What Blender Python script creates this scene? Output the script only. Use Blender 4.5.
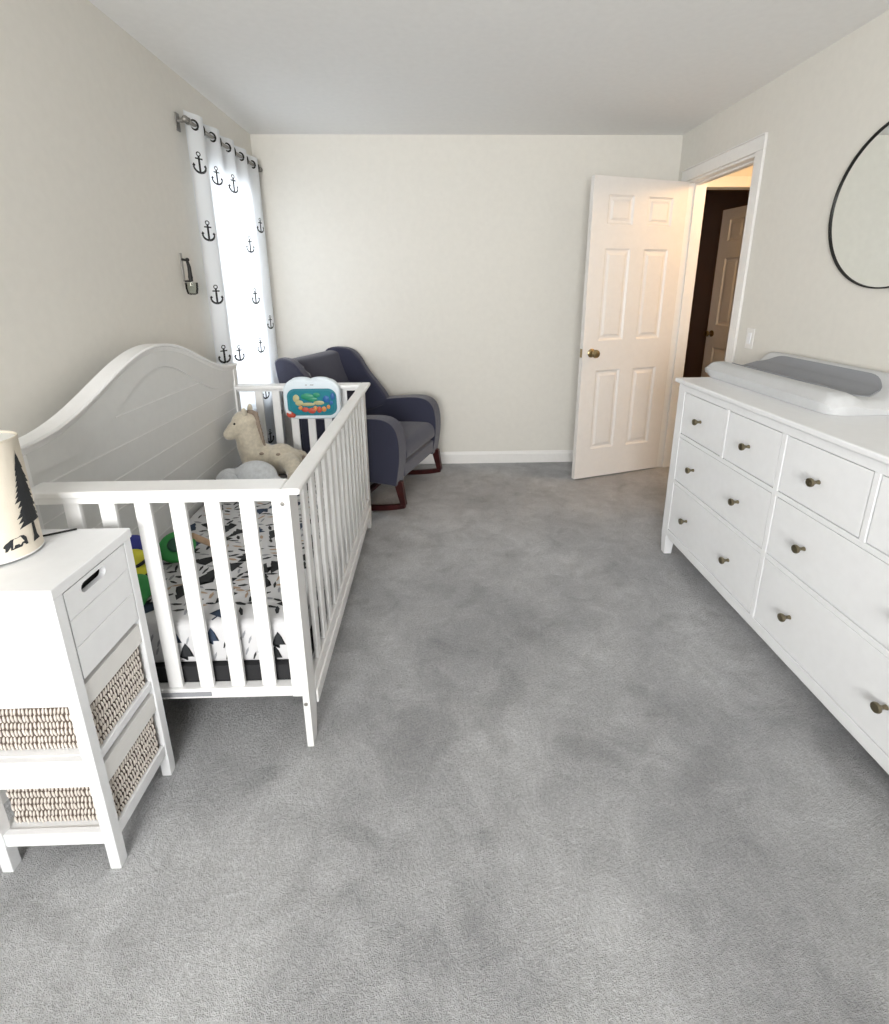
import bpy, bmesh, math, random
from mathutils import Vector, Matrix
random.seed(7)
for o in list(bpy.data.objects): bpy.data.objects.remove(o)
S = bpy.context.scene
COL = S.collection
PI = math.pi

# ---------------------------------------------------------------- camera
F, CX, CY, CAMH = 489.9055, 447.676, 423.3019, 1.3985
right = Vector((0.9996212, -0.0269094, -0.0057791)); up = Vector((0.0127991, 0.2686084, 0.9631644)); fwd = Vector((0.0243659, 0.9628735, -0.2688511))
cam = bpy.data.cameras.new('camera'); camo = bpy.data.objects.new('camera', cam); COL.objects.link(camo)
cam.sensor_fit = 'HORIZONTAL'; cam.sensor_width = 36; cam.lens = F/889*36
cam.shift_x = (444.5-CX)/889; cam.shift_y = -(512-CY)/889
cam.clip_start = 0.02
M = Matrix((right, up, -fwd)).transposed().to_4x4(); M.translation = Vector((0, 0, CAMH))
camo.matrix_world = M
S.camera = camo

# ---------------------------------------------------------------- light
S.view_settings.view_transform = 'Standard'; S.view_settings.look = 'None'
S.view_settings.gamma = 1; S.view_settings.use_curve_mapping = False
S.view_settings.exposure = 0.76
W = bpy.data.worlds.new('world'); S.world = W; W.use_nodes = True
bg = W.node_tree.nodes['Background']; bg.inputs[0].default_value = (0.90, 0.95, 1.0, 1); bg.inputs[1].default_value = 1.6
def area(name, loc, direction, sx, sy, power, col):
    l = bpy.data.lights.new(name, 'AREA'); l.shape = 'RECTANGLE'; l.size = sx; l.size_y = sy; l.energy = power; l.color = col
    o = bpy.data.objects.new(name, l); COL.objects.link(o); o.location = loc
    o.rotation_euler = Vector(direction).to_track_quat('-Z', 'Y').to_euler(); return o
# daylight coming through the curtained window (left) and through the wide window behind the photographer
area('daylight_side_window', (-1.62, 3.2, 1.4), (1, 0, -0.05), 1.2, 1.7, 40, (0.90, 0.95, 1.0))
area('daylight_rear_window', (-0.45, -1.95, 1.45), (0.30, 1, 0.10), 1.6, 1.4, 112, (1.0, 0.985, 0.96))

# ---------------------------------------------------------------- materials
def mat(name, col, rough=0.5, metal=0.0, spec=0.5, noise=0.0, nscale=30, bump=0.0, bscale=200, **kw):
    m = bpy.data.materials.new(name); m.use_nodes = True; nt = m.node_tree; b = nt.nodes['Principled BSDF']
    b.inputs['Base Color'].default_value = (*col, 1); b.inputs['Roughness'].default_value = rough
    b.inputs['Metallic'].default_value = metal; b.inputs['Specular IOR Level'].default_value = spec
    for k, v in kw.items(): b.inputs[k].default_value = v
    tc = nt.nodes.new('ShaderNodeTexCoord')
    n = nt.nodes.new('ShaderNodeTexNoise'); n.inputs['Scale'].default_value = nscale; n.inputs['Detail'].default_value = 4
    nt.links.new(tc.outputs['Object'], n.inputs['Vector'])
    r = nt.nodes.new('ShaderNodeValToRGB')
    a = max(noise, 0.015)
    r.color_ramp.elements[0].position = 0.3; r.color_ramp.elements[1].position = 0.7
    r.color_ramp.elements[0].color = (*[c*(1-a) for c in col], 1); r.color_ramp.elements[1].color = (*[min(1, c*(1+a)) for c in col], 1)
    nt.links.new(n.outputs['Fac'], r.inputs['Fac']); nt.links.new(r.outputs['Color'], b.inputs['Base Color'])
    if bump:
        n2 = nt.nodes.new('ShaderNodeTexNoise'); n2.inputs['Scale'].default_value = bscale; n2.inputs['Detail'].default_value = 3
        nt.links.new(tc.outputs['Object'], n2.inputs['Vector'])
        bp = nt.nodes.new('ShaderNodeBump'); bp.inputs['Strength'].default_value = bump; bp.inputs['Distance'].default_value = 0.002
        nt.links.new(n2.outputs['Fac'], bp.inputs['Height']); nt.links.new(bp.outputs['Normal'], b.inputs['Normal'])
    return m

WALL = mat('wall_paint', (0.74, 0.72, 0.668), 0.85, spec=0.2, bump=0.15, bscale=300)
CEIL = mat('ceiling_paint', (0.84, 0.84, 0.83), 0.9, spec=0.15, bump=0.1, bscale=250)
TRIM = mat('white_trim_paint', (0.82, 0.81, 0.79), 0.4)
DOORM = mat('door_paint', (0.77, 0.745, 0.72), 0.4)
WHITE = mat('white_lacquer', (0.86, 0.87, 0.885), 0.38)
CRIBW = mat('crib_white_paint', (0.86, 0.86, 0.855), 0.35)
PANELG = mat('crib_panel_paint', (0.74, 0.745, 0.735), 0.4)
GAP = mat('shadow_gap', (0.10, 0.10, 0.10), 0.9)
BLACK = mat('black_metal', (0.02, 0.02, 0.02), 0.45, 0.6)
BLACKP = mat('black_print', (0.02, 0.022, 0.025), 0.8)
BRASS = mat('antique_brass', (0.36, 0.28, 0.15), 0.3, 1.0)
KNOBD = mat('dark_bronze', (0.20, 0.17, 0.11), 0.3, 0.9)
KNOBF = mat('knob_cream_ring', (0.55, 0.50, 0.36), 0.3, 0.5)
STEEL = mat('brushed_steel', (0.45, 0.44, 0.42), 0.35, 0.9)
GREYM = mat('grey_metal', (0.30, 0.29, 0.27), 0.45, 0.7)
NAVY = mat('navy_grey_fabric', (0.036, 0.038, 0.066), 0.95, spec=0.2, noise=0.15, nscale=350, bump=0.5, bscale=700, **{'Sheen Weight': 0.35})
WOODR = mat('mahogany_wood', (0.040, 0.007, 0.007), 0.3, noise=0.35, nscale=25)
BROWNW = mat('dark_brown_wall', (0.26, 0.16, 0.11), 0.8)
DARK = mat('dark_board', (0.02, 0.02, 0.022), 0.9)
WICK = mat('white_seagrass', (0.78, 0.72, 0.66), 0.8, noise=0.1, nscale=90)
WICKD = mat('basket_core', (0.10, 0.075, 0.06), 0.9)
LINER = mat('cotton_liner', (0.80, 0.79, 0.77), 0.95, bump=0.3, bscale=500)
SHEETM = mat('bed_sheet_cotton', (0.62, 0.62, 0.63), 0.95, bump=0.2, bscale=60)
PGREY = mat('grey_print', (0.30, 0.31, 0.33), 0.9)
PNAVY = mat('navy_print', (0.03, 0.05, 0.09), 0.9)
PTAN = mat('tan_print', (0.45, 0.33, 0.24), 0.9)
PLUSHB = mat('beige_plush', (0.60, 0.54, 0.43), 1.0, noise=0.12, nscale=60, bump=0.6, bscale=400, **{'Sheen Weight': 0.5})
PLUSHD = mat('brown_plush_mane', (0.30, 0.24, 0.19), 1.0, bump=0.6, bscale=400)
PLUSHL = mat('light_grey_plush', (0.62, 0.64, 0.66), 1.0, noise=0.1, nscale=60, bump=0.6, bscale=400, **{'Sheen Weight': 0.5})
KNIT = mat('grey_knit', (0.36, 0.35, 0.34), 1.0, noise=0.4, nscale=60, bump=0.8, bscale=150)
TGREEN = mat('green_toy', (0.03, 0.27, 0.06), 0.6)
TGREEN2 = mat('dark_green_toy', (0.01, 0.07, 0.035), 0.6)
TYEL = mat('yellow_toy', (0.72, 0.68, 0.05), 0.7)
TBLUE = mat('blue_toy', (0.03, 0.04, 0.28), 0.7)
TWHITE = mat('pale_blue_plastic', (0.70, 0.78, 0.84), 0.35)
TTEAL = mat('teal_plastic', (0.02, 0.20, 0.26), 0.3)
TRED = mat('red_plastic', (0.50, 0.07, 0.04), 0.4)
TORANGE = mat('orange_plastic', (0.65, 0.26, 0.08), 0.4)
TSAND = mat('sand_plastic', (0.45, 0.42, 0.22), 0.4)
TSEA = mat('sea_green_plastic', (0.02, 0.25, 0.14), 0.4)
TDBLUE = mat('deep_blue_plastic', (0.02, 0.12, 0.35), 0.4)
SHADE = mat('cream_lamp_shade', (0.70, 0.64, 0.54), 0.9, bump=0.2, bscale=500)
PADM = mat('pad_cover_grey', (0.60, 0.61, 0.62), 0.9, bump=0.7, bscale=350)
PADD = mat('pad_insert_grey', (0.27, 0.28, 0.30), 0.85, bump=0.15, bscale=500)
SCREEND = mat('screen_teal', (0.03, 0.22, 0.28), 0.15)

def carpet():
    m = bpy.data.materials.new('grey_carpet'); m.use_nodes = True; nt = m.node_tree; b = nt.nodes['Principled BSDF']; L = nt.links.new
    N = lambda t: nt.nodes.new('ShaderNode'+t)
    tc = N('TexCoord')
    def noise(sc, det, rough=.6, vec=None, dist=0):
        n = N('TexNoise'); n.inputs['Scale'].default_value = sc; n.inputs['Detail'].default_value = det; n.inputs['Roughness'].default_value = rough
        n.inputs['Distortion'].default_value = dist
        L(vec or tc.outputs['Object'], n.inputs['Vector']); return n
    big = noise(1.7, 5, .6, dist=.5); mid = noise(9, 5, .65, dist=.8); fine = noise(130, 3, .7); fib = noise(420, 2)
    r = N('ValToRGB'); r.color_ramp.elements[0].position = .36; r.color_ramp.elements[1].position = .62
    r.color_ramp.elements[0].color = (0.415, 0.42, 0.432, 1); r.color_ramp.elements[1].color = (0.575, 0.58, 0.59, 1)
    L(big.outputs['Fac'], r.inputs['Fac'])
    def mul(colsock, fac, lo, hi, p0=.3, p1=.7):
        rr = N('MapRange'); rr.inputs['From Min'].default_value = p0; rr.inputs['From Max'].default_value = p1
        rr.inputs['To Min'].default_value = lo; rr.inputs['To Max'].default_value = hi
        L(fac, rr.inputs['Value'])
        mx = N('VectorMath'); mx.operation = 'SCALE'; L(colsock, mx.inputs[0]); L(rr.outputs['Result'], mx.inputs['Scale']); return mx.outputs[0]
    c = mul(r.outputs['Color'], mid.outputs['Fac'], .84, 1.10)
    # brushed patches where the pile leans the other way
    vor = noise(3.1, 3, .5, dist=1.5)
    gate = N('ValToRGB'); gate.color_ramp.elements[0].position = .55; gate.color_ramp.elements[1].position = .66; L(vor.outputs['Fac'], gate.inputs['Fac'])
    c = mul(c, gate.outputs['Color'], 1.0, .84, 0, 1)
    c = mul(c, fine.outputs['Fac'], .80, 1.15); c = mul(c, fib.outputs['Fac'], .85, 1.12)
    L(c, b.inputs['Base Color']); b.inputs['Roughness'].default_value = 1; b.inputs['Specular IOR Level'].default_value = .05
    b.inputs['Sheen Weight'].default_value = .25
    ad = N('Math'); ad.operation = 'ADD'; L(fine.outputs['Fac'], ad.inputs[0]); L(fib.outputs['Fac'], ad.inputs[1])
    ad2 = N('Math'); ad2.operation = 'MULTIPLY_ADD'; L(mid.outputs['Fac'], ad2.inputs[0]); ad2.inputs[1].default_value = 1.6; L(ad.outputs[0], ad2.inputs[2])
    bp = N('Bump'); bp.inputs['Strength'].default_value = .9; bp.inputs['Distance'].default_value = .008
    L(ad2.outputs[0], bp.inputs['Height']); L(bp.outputs['Normal'], b.inputs['Normal'])
    return m
CARPET = carpet()

def sheer():
    m = bpy.data.materials.new('sheer_white_curtain'); m.use_nodes = True; nt = m.node_tree; nt.nodes.clear()
    N = lambda t: nt.nodes.new('ShaderNode'+t); L = nt.links.new
    out = N('OutputMaterial'); d = N('BsdfDiffuse'); d.inputs[0].default_value = (.86, .88, .90, 1)
    t = N('BsdfTranslucent'); t.inputs[0].default_value = (.86, .90, .95, 1); tr = N('BsdfTransparent')
    tc = N('TexCoord'); w = N('TexNoise'); w.inputs['Scale'].default_value = 900; L(tc.outputs['Object'], w.inputs['Vector'])
    m1 = N('MixShader'); m1.inputs[0].default_value = .27; L(d.outputs[0], m1.inputs[1]); L(t.outputs[0], m1.inputs[2])
    mr = N('MapRange'); mr.inputs['To Min'].default_value = .02; mr.inputs['To Max'].default_value = .06; L(w.outputs['Fac'], mr.inputs['Value'])
    m2 = N('MixShader'); L(mr.outputs[0], m2.inputs[0]); L(m1.outputs[0], m2.inputs[1]); L(tr.outputs[0], m2.inputs[2]); L(m2.outputs[0], out.inputs[0])
    return m
SHEER = sheer()
def glassm(name, tint=(1, 1, 1), gl=.08):
    m = bpy.data.materials.new(name); m.use_nodes = True; nt = m.node_tree; nt.nodes.clear()
    N = lambda t: nt.nodes.new('ShaderNode'+t); L = nt.links.new
    out = N('OutputMaterial'); g = N('BsdfGlossy'); g.inputs['Roughness'].default_value = .02; tr = N('BsdfTransparent'); tr.inputs[0].default_value = (*tint, 1)
    f = N('Fresnel'); f.inputs[0].default_value = 1.45
    mx = N('MixShader'); L(f.outputs[0], mx.inputs[0]); L(tr.outputs[0], mx.inputs[1]); L(g.outputs[0], mx.inputs[2]); L(mx.outputs[0], out.inputs[0]); return m
GLASS = glassm('window_glass'); CUPG = glassm('cup_glass', (.90, .92, .90))
MIRR = mat('mirror_silver', (0.86, 0.88, 0.86), 0.02, 1.0)
def emit(name, col, st):
    m = bpy.data.materials.new(name); m.use_nodes = True; b = m.node_tree.nodes['Principled BSDF']
    b.inputs['Emission Color'].default_value = (*col, 1); b.inputs['Emission Strength'].default_value = st; b.inputs['Base Color'].default_value = (*col, 1); return m

# ---------------------------------------------------------------- geometry helpers
def NB(): return bmesh.new()
def box(bm, a, b, rot=None, piv=None):
    a = Vector(a); b = Vector(b); c = (a+b)/2
    r = bmesh.ops.create_cube(bm, size=1.0)
    for v in r['verts']:
        v.co = Vector((v.co.x*abs(b.x-a.x), v.co.y*abs(b.y-a.y), v.co.z*abs(b.z-a.z))) + c
        if rot: p = Vector(piv) if piv else c; v.co = rot @ (v.co-p) + p
    return r['verts']
def prism(bm, pts, d0, d1, axis='x', taper=None):
    """polygon pts (2D) extruded along axis; x:(y,z) y:(x,z) z:(x,y)"""
    f = {'x': lambda p, d: (d, p[0], p[1]), 'y': lambda p, d: (p[0], d, p[1]), 'z': lambda p, d: (p[0], p[1], d)}[axis]
    A = [bm.verts.new(f(p, d0)) for p in pts]; B = [bm.verts.new(f(p, d1)) for p in pts]; n = len(pts)
    fs = [bm.faces.new(A), bm.faces.new(B[::-1])]
    for i in range(n): fs.append(bm.faces.new((A[i], B[i], B[(i+1) % n], A[(i+1) % n])))
    return fs
def lathe(bm, prof, origin=(0, 0, 0), axis=(0, 0, 1), seg=24, cap=True):
    q = Vector((0, 0, 1)).rotation_difference(Vector(axis).normalized()); o = Vector(origin); rings = []
    for r, h in prof:
        rings.append([bm.verts.new(o + q @ Vector((max(r, 1e-5)*math.cos(2*PI*k/seg), max(r, 1e-5)*math.sin(2*PI*k/seg), h))) for k in range(seg)])
    for a, b in zip(rings, rings[1:]):
        for k in range(seg): bm.faces.new((a[k], a[(k+1) % seg], b[(k+1) % seg], b[k]))
    if cap: bm.faces.new(rings[0][::-1]); bm.faces.new(rings[-1])
def tube(bm, pts, rad, seg=8, closed=False):
    pts = [Vector(p) for p in pts]; n = len(pts); rings = []; ref = Vector((0.13, 0.31, 0.94)).normalized()
    rf = rad if callable(rad) else (lambda t: rad)
    for i, p in enumerate(pts):
        if closed: d = pts[(i+1) % n]-pts[i-1]
        else: d = pts[min(i+1, n-1)]-pts[max(i-1, 0)]
        d.normalize(); u = d.cross(ref)
        if u.length < 1e-3: u = d.cross(Vector((1, 0, 0)))
        u.normalize(); v = d.cross(u); ref = v if False else ref
        r = rf(i/max(1, n-1)); rings.append([bm.verts.new(p+u*r*math.cos(2*PI*k/seg)+v*r*math.sin(2*PI*k/seg)) for k in range(seg)])
    m = n if closed else n-1
    for i in range(m):
        a, b = rings[i], rings[(i+1) % n]
        for k in range(seg): bm.faces.new((a[k], a[(k+1) % seg], b[(k+1) % seg], b[k]))
    if not closed: bm.faces.new(rings[0][::-1]); bm.faces.new(rings[-1])
def ball(bm, c, r, rot=None, sub=3):
    if not hasattr(r, '__len__'): r = (r, r, r)
    res = bmesh.ops.create_icosphere(bm, subdivisions=sub, radius=1.0)
    for v in res['verts']:
        w = Vector((v.co.x*r[0], v.co.y*r[1], v.co.z*r[2]))
        if rot: w = rot @ w
        v.co = w+Vector(c)
def RX(a): return Matrix.Rotation(a, 3, 'X')
def RY(a): return Matrix.Rotation(a, 3, 'Y')
def RZ(a): return Matrix.Rotation(a, 3, 'Z')

def mk(name, bm, m, parent=None, world=True, bevel=0, seg=2, smooth=False, remesh=0, subsurf=0, solid=0, label=None, **props):
    """link one mesh object; with world=True the mesh was drawn in world coordinates"""
    bmesh.ops.recalc_face_normals(bm, faces=bm.faces[:])
    if parent is None:
        vs = [v.co for v in bm.verts]; mn = Vector([min(c[i] for c in vs) for i in range(3)]); mx = Vector([max(c[i] for c in vs) for i in range(3)])
        org = Vector(((mn.x+mx.x)/2, (mn.y+mx.y)/2, mn.z))
    else: org = parent['_org'] if False else ORG.get(parent.name, Vector((0, 0, 0)))
    if world:
        for v in bm.verts: v.co -= org
    me = bpy.data.meshes.new(name); bm.to_mesh(me); bm.free()
    for mm in (m if isinstance(m, (list, tuple)) else [m]): me.materials.append(mm)
    o = bpy.data.objects.new(name, me); COL.objects.link(o)
    if parent is None:
        if world: o.location = org; ORG[o.name] = org
    else:
        o.parent = parent; ORG[o.name] = org
    if remesh:
        md = o.modifiers.new('remesh', 'REMESH'); md.mode = 'VOXEL'; md.voxel_size = remesh; md.use_smooth_shade = True
        ms = o.modifiers.new('smooth', 'SMOOTH'); ms.factor = .5; ms.iterations = 6
    if solid: md = o.modifiers.new('solid', 'SOLIDIFY'); md.thickness = solid; md.offset = 0
    if bevel:
        md = o.modifiers.new('bevel', 'BEVEL'); md.width = bevel; md.segments = seg; md.limit_method = 'ANGLE'; md.angle_limit = math.radians(35); md.harden_normals = True
        smooth = True
    if subsurf: md = o.modifiers.new('sub', 'SUBSURF'); md.levels = subsurf; md.render_levels = subsurf; smooth = True
    if smooth:
        for p in me.polygons: p.use_smooth = True
        if not subsurf and not remesh:
            try: me.set_sharp_from_angle(angle=math.radians(40))
            except Exception: pass
    if label: o['label'] = label
    for k, v in props.items(): o[k] = v
    return o
ORG = {}
def thing(name, label, cat, loc, rotz=0, group=None, kind=None):
    o = bpy.data.objects.new(name, None); COL.objects.link(o); o.location = loc; o.rotation_euler = (0, 0, rotz)
    o.empty_display_size = .05; ORG[o.name] = Vector(loc)
    if label: o['label'] = label
    if cat: o['category'] = cat
    if group: o['group'] = group
    if kind: o['kind'] = kind
    return o
def struct(name, bm, m, parent=None, **kw): 
    o = mk(name, bm, m, parent, **kw)
    if parent is None: o['kind'] = 'structure'
    return o
def dup(root, loc, label=None):
    r = root.copy(); COL.objects.link(r); r.location = loc
    if label: r['label'] = label
    for ch in list(root.children):
        c = ch.copy(); COL.objects.link(c); c.parent = r
        for g in ch.children: d = g.copy(); COL.objects.link(d); d.parent = c
    return r

# ---------------------------------------------------------------- the room
XL, XR, YB, YR, H = -1.2455, 1.755, 3.7944, -1.6, 2.41
WT = 0.12      # wall thickness
bm = NB(); box(bm, (XL-.3, YR-.3, -.06), (3.6, 6.2, 0)); struct('floor', bm, CARPET)
bm = NB(); box(bm, (XL-.3, YR-.3, H), (3.6, 6.2, H+.06)); struct('ceiling', bm, CEIL)
# left wall with its window opening
WY0, WY1, WZ0, WZ1 = 2.89, 3.62, 0.62, 2.06
bm = NB()
box(bm, (XL-WT, YR, 0), (XL, WY0, H)); box(bm, (XL-WT, WY1, 0), (XL, YB, H)); box(bm, (XL-WT, WY0, 0), (XL, WY1, WZ0)); box(bm, (XL-WT, WY0, WZ1), (XL, WY1, H))
struct('wall_left', bm, WALL)
bm = NB(); box(bm, (XL-WT, YB, 0), (XR+WT, YB+.10, H)); struct('wall_back', bm, WALL)
# right wall with doorway
DY0, DY1, DZ = 2.89, 3.645, 2.086
bm = NB()
box(bm, (XR, YR, 0), (XR+WT, DY0, H)); box(bm, (XR, DY1, 0), (XR+WT, YB, H)); box(bm, (XR, DY0, DZ), (XR+WT, DY1, H))
struct('wall_right', bm, WALL)
# rear wall behind the photographer with a wide window
RX0, RX1, RZ0, RZ1 = -1.12, 0.42, 0.75, 2.15
bm = NB()
box(bm, (XL-WT, YR-WT, 0), (RX0, YR, H)); box(bm, (RX1, YR-WT, 0), (XR+WT, YR, H)); box(bm, (RX0, YR-WT, 0), (RX1, YR, RZ0)); box(bm, (RX0, YR-WT, RZ1), (RX1, YR, H))
struct('wall_rear', bm, WALL)

def window(name, axis, a0, a1, z0, z1, pos, inward):
    """sash frame, casing, sill and pane; axis 'y' = runs along y on a side wall"""
    w = thing(name, None, None, ((pos if axis == 'y' else (a0+a1)/2), ((a0+a1)/2 if axis == 'y' else pos), z0), kind='structure')
    def bx(b, p0, p1, q0, q1, d0, d1):
        if axis == 'y': box(b, (pos+d0*inward, p0, q0), (pos+d1*inward, p1, q1))
        else: box(b, (p0, pos+d0*inward, q0), (p1, pos+d1*inward, q1))
    b = NB(); t = .045
    bx(b, a0, a0+t, z0, z1, -.09, -.03); bx(b, a1-t, a1, z0, z1, -.09, -.03)
    bx(b, a0+t, a1-t, z0, z0+t, -.09, -.03); bx(b, a0+t, a1-t, z1-t, z1, -.09, -.03); bx(b, a0+t, a1-t, (z0+z1)/2-.02, (z0+z1)/2+.02, -.09, -.03)
    mk('window_frame', b, TRIM, w)
    b = NB(); bx(b, a0+t, a1-t, z0+t, (z0+z1)/2-.02, -.064, -.060); bx(b, a0+t, a1-t, (z0+z1)/2+.02, z1-t, -.064, -.060)
    mk('pane', b, GLASS, w)
    b = NB(); c = .06
    bx(b, a0-c, a0, z0-c, z1+c, 0, .018); bx(b, a1, a1+c, z0-c, z1+c, 0, .018); bx(b, a0, a1, z1, z1+c, 0, .018); bx(b, a0, a1, z0-c, z0, 0, .018)
    mk('casing', b, TRIM, w, bevel=.004)
window('window_1', 'y', WY0, WY1, WZ0, WZ1, XL, 1)
window('window_2', 'x', RX0, RX1, RZ0, RZ1, YR, 1)

# baseboards: stepped profile run along each wall
def base_prof(): return [(0, 0), (.014, 0), (.014, .075), (.009, .088), (.004, .098), (0, .098)]
def baseboard(name, p0, p1, n):
    b = NB(); p0 = Vector(p0); p1 = Vector(p1); n = Vector(n)
    A = [b.verts.new(p0+n*x+Vector((0, 0, z))) for x, z in base_prof()]; B = [b.verts.new(p1+n*x+Vector((0, 0, z))) for x, z in base_prof()]
    k = len(A); b.faces.new(A); b.faces.new(B[::-1])
    for i in range(k): b.faces.new((A[i], B[i], B[(i+1) % k], A[(i+1) % k]))
    struct(name, b, TRIM)
baseboard('baseboard_back', (XL, YB, 0), (XR, YB, 0), (0, -1, 0))
baseboard('baseboard_left', (XL, YR, 0), (XL, YB-.015, 0), (1, 0, 0))
baseboard('baseboard_right', (XR, YR+.02, 0), (XR, DY0-.075, 0), (-1, 0, 0))

# door casing (two mitred legs and a head) and the jamb lining
def casing_leg(b, y0, y1, z0, z1, x, s):
    box(b, (x, y0, z0), (x+s*.012, y1, z1)); box(b, (x, y0+.012, z0), (x+s*.018, y1-.02, z1))
bm = NB(); cw = .07
for s, x in ((-1, XR), (1, XR+WT)):
    for (y0, y1) in ((DY0-cw, DY0), (DY1, DY1+cw)):
        prism(bm, [(y0, 0), (y1, 0), (y1, DZ + (cw if y0 > DY0 else 0)), (y0, DZ+(cw if y0 < DY0 else 0))] if False else [(y0, 0), (y1, 0), (y1, DZ), (y0, DZ)], x, x+s*.016)
    prism(bm, [(DY0-cw, DZ), (DY1+cw, DZ), (DY1+cw, DZ+cw), (DY0-cw, DZ+cw)], x, x+s*.016)
    prism(bm, [(DY0-cw, DZ+cw), (DY1+cw, DZ+cw), (DY1+cw, DZ+cw+.008), (DY0-cw, DZ+cw+.008)], x, x+s*.022)
struct('trim_1', bm, TRIM, bevel=.003)
bm = NB(); jt = .015
box(bm, (XR-.001, DY0, 0), (XR+WT+.001, DY0+jt, DZ)); box(bm, (XR-.001, DY1-jt, 0), (XR+WT+.001, DY1, DZ)); box(bm, (XR-.001, DY0+jt, DZ-jt), (XR+WT+.001, DY1-jt, DZ))
box(bm, (XR+.045, DY0+jt, 0), (XR+.08, DY0+jt+.012, DZ-jt)); box(bm, (XR+.045, DY1-jt-.012, 0), (XR+.08, DY1-jt, DZ-jt)); box(bm, (XR+.045, DY0+jt+.012, DZ-jt-.012), (XR+.08, DY1-jt-.012, DZ-jt))
struct('trim_2', bm, TRIM, bevel=.002)

# six-panel doors. local frame: +x from hinge to free edge, thickness along y, z up
def six_panel_door(name, loc, rotz, width, height, m, knobm, zscale=1.0):
    d = thing(name, None, None, loc, rotz, kind='structure'); T = .0175
    xs = [(.118*width/.765, .325*width/.765), (.440*width/.765, .645*width/.765)]
    b = NB(); z0 = .012
    xl = [0, xs[0][0], xs[0][1], xs[1][0], xs[1][1], width]; zl = [z0, .235, .82, 1.03, 1.637, 1.785, 1.968, height]
    for i in range(5):                     # stiles, rails and mullion full thickness; raised panels sunk in between
        for j in range(7):
            if i in (1, 3) and j in (1, 3, 5):
                X0, X1, Z0, Z1 = xl[i], xl[i+1], zl[j], zl[j+1]
                for s in (-1, 1):
                    loops = []
                    for ins, dep in ((0, T), (.012, T-.009), (.026, T-.009), (.042, T-.002)):
                        loops.append([b.verts.new((x, s*dep, z)) for x, z in ((X0+ins, Z0+ins), (X1-ins, Z0+ins), (X1-ins, Z1-ins), (X0+ins, Z1-ins))])
                    for a, c in zip(loops, loops[1:]):
                        for k in range(4): b.faces.new((a[k], a[(k+1) % 4], c[(k+1) % 4], c[k]))
                    b.faces.new(loops[-1])
            else:
                for s in (-1, 1): b.faces.new([b.verts.new((x, s*T, z)) for x, z in ((xl[i], zl[j]), (xl[i+1], zl[j]), (xl[i+1], zl[j+1]), (xl[i], zl[j+1]))])
    for p in (((0, z0), (0, height)), ((width, z0), (width, height)), ((0, z0), (width, z0)), ((0, height), (width, height))):
        b.faces.new([b.verts.new(c) for c in ((p[0][0], -T, p[0][1]), (p[1][0], -T, p[1][1]), (p[1][0], T, p[1][1]), (p[0][0], T, p[0][1]))])
    bmesh.ops.remove_doubles(b, verts=b.verts[:], dist=1e-5)
    mk('door_panel', b, m, d, world=False)
    kx, kz = width-.07, .946
    for s in (-1, 1):
        b = NB(); lathe(b, [(.030, 0), (.031, .004), (.026, .008), (.011, .012), (.010, .030), (.018, .036), (.027, .046), (.029, .056), (.025, .066), (.012, .072)], (kx, s*T, kz), (0, s, 0), 24)
        mk('door_knob', b, knobm, d, world=False, smooth=True)
    b = NB(); box(b, (width-.001, -.012, kz-.03), (width+.0015, .012, kz+.03)); mk('latch_plate', b, knobm, d, world=False)
    for z in (.22, 1.04, 1.84):
        b = NB(); lathe(b, [(.006, 0), (.006, .085)], (-.004, -T-.002, z-.04), (0, 0, 1), 12); box(b, (-.002, -T, z-.038), (.0005, T-.004, z+.042))
        mk('hinge', b, GREYM, d, world=False)
    return d
ang = math.atan2(3.391-3.618, 1.018-1.740)
six_panel_door('door_1', (1.738, 3.615, 0), ang, .755, 2.073, DOORM, BRASS)

# hallway seen through the doorway: end wall with a cased opening into a dark room, its door ajar
HX = 2.95; HY = 4.0
bm = NB(); box(bm, (HX, 1.6, 0), (HX+.1, 6.0, H)); struct('wall_hallway_side', bm, WALL)
bm = NB(); box(bm, (XR+WT, 1.5, 0), (HX, 1.6, H)); struct('wall_hallway_near', bm, WALL)
OX0, OX1, OZ = 1.99, 2.80, 2.11
bm = NB(); box(bm, (XR+WT, HY, 0), (OX0, HY+.1, H)); box(bm, (OX1, HY, 0), (HX, HY+.1, H)); box(bm, (OX0, HY, OZ), (OX1, HY+.1, H)); struct('wall_hallway_end', bm, WALL)
bm = NB(); box(bm, (OX0-.07, HY-.016, 0), (OX0, HY, OZ)); box(bm, (OX1, HY-.016, 0), (OX1+.07, HY, OZ)); box(bm, (OX0-.07, HY-.016, OZ), (OX1+.07, HY, OZ+.075)); struct('trim_3', bm, TRIM, bevel=.003)
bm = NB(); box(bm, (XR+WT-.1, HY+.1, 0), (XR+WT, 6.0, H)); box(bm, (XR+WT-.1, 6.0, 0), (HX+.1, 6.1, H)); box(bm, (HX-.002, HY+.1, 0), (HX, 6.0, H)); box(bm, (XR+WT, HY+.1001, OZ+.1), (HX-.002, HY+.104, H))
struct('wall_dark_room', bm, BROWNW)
six_panel_door('door_2', (2.785, 4.12, 0), math.radians(98), .69, 2.06, DOORM, BRASS)

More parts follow.
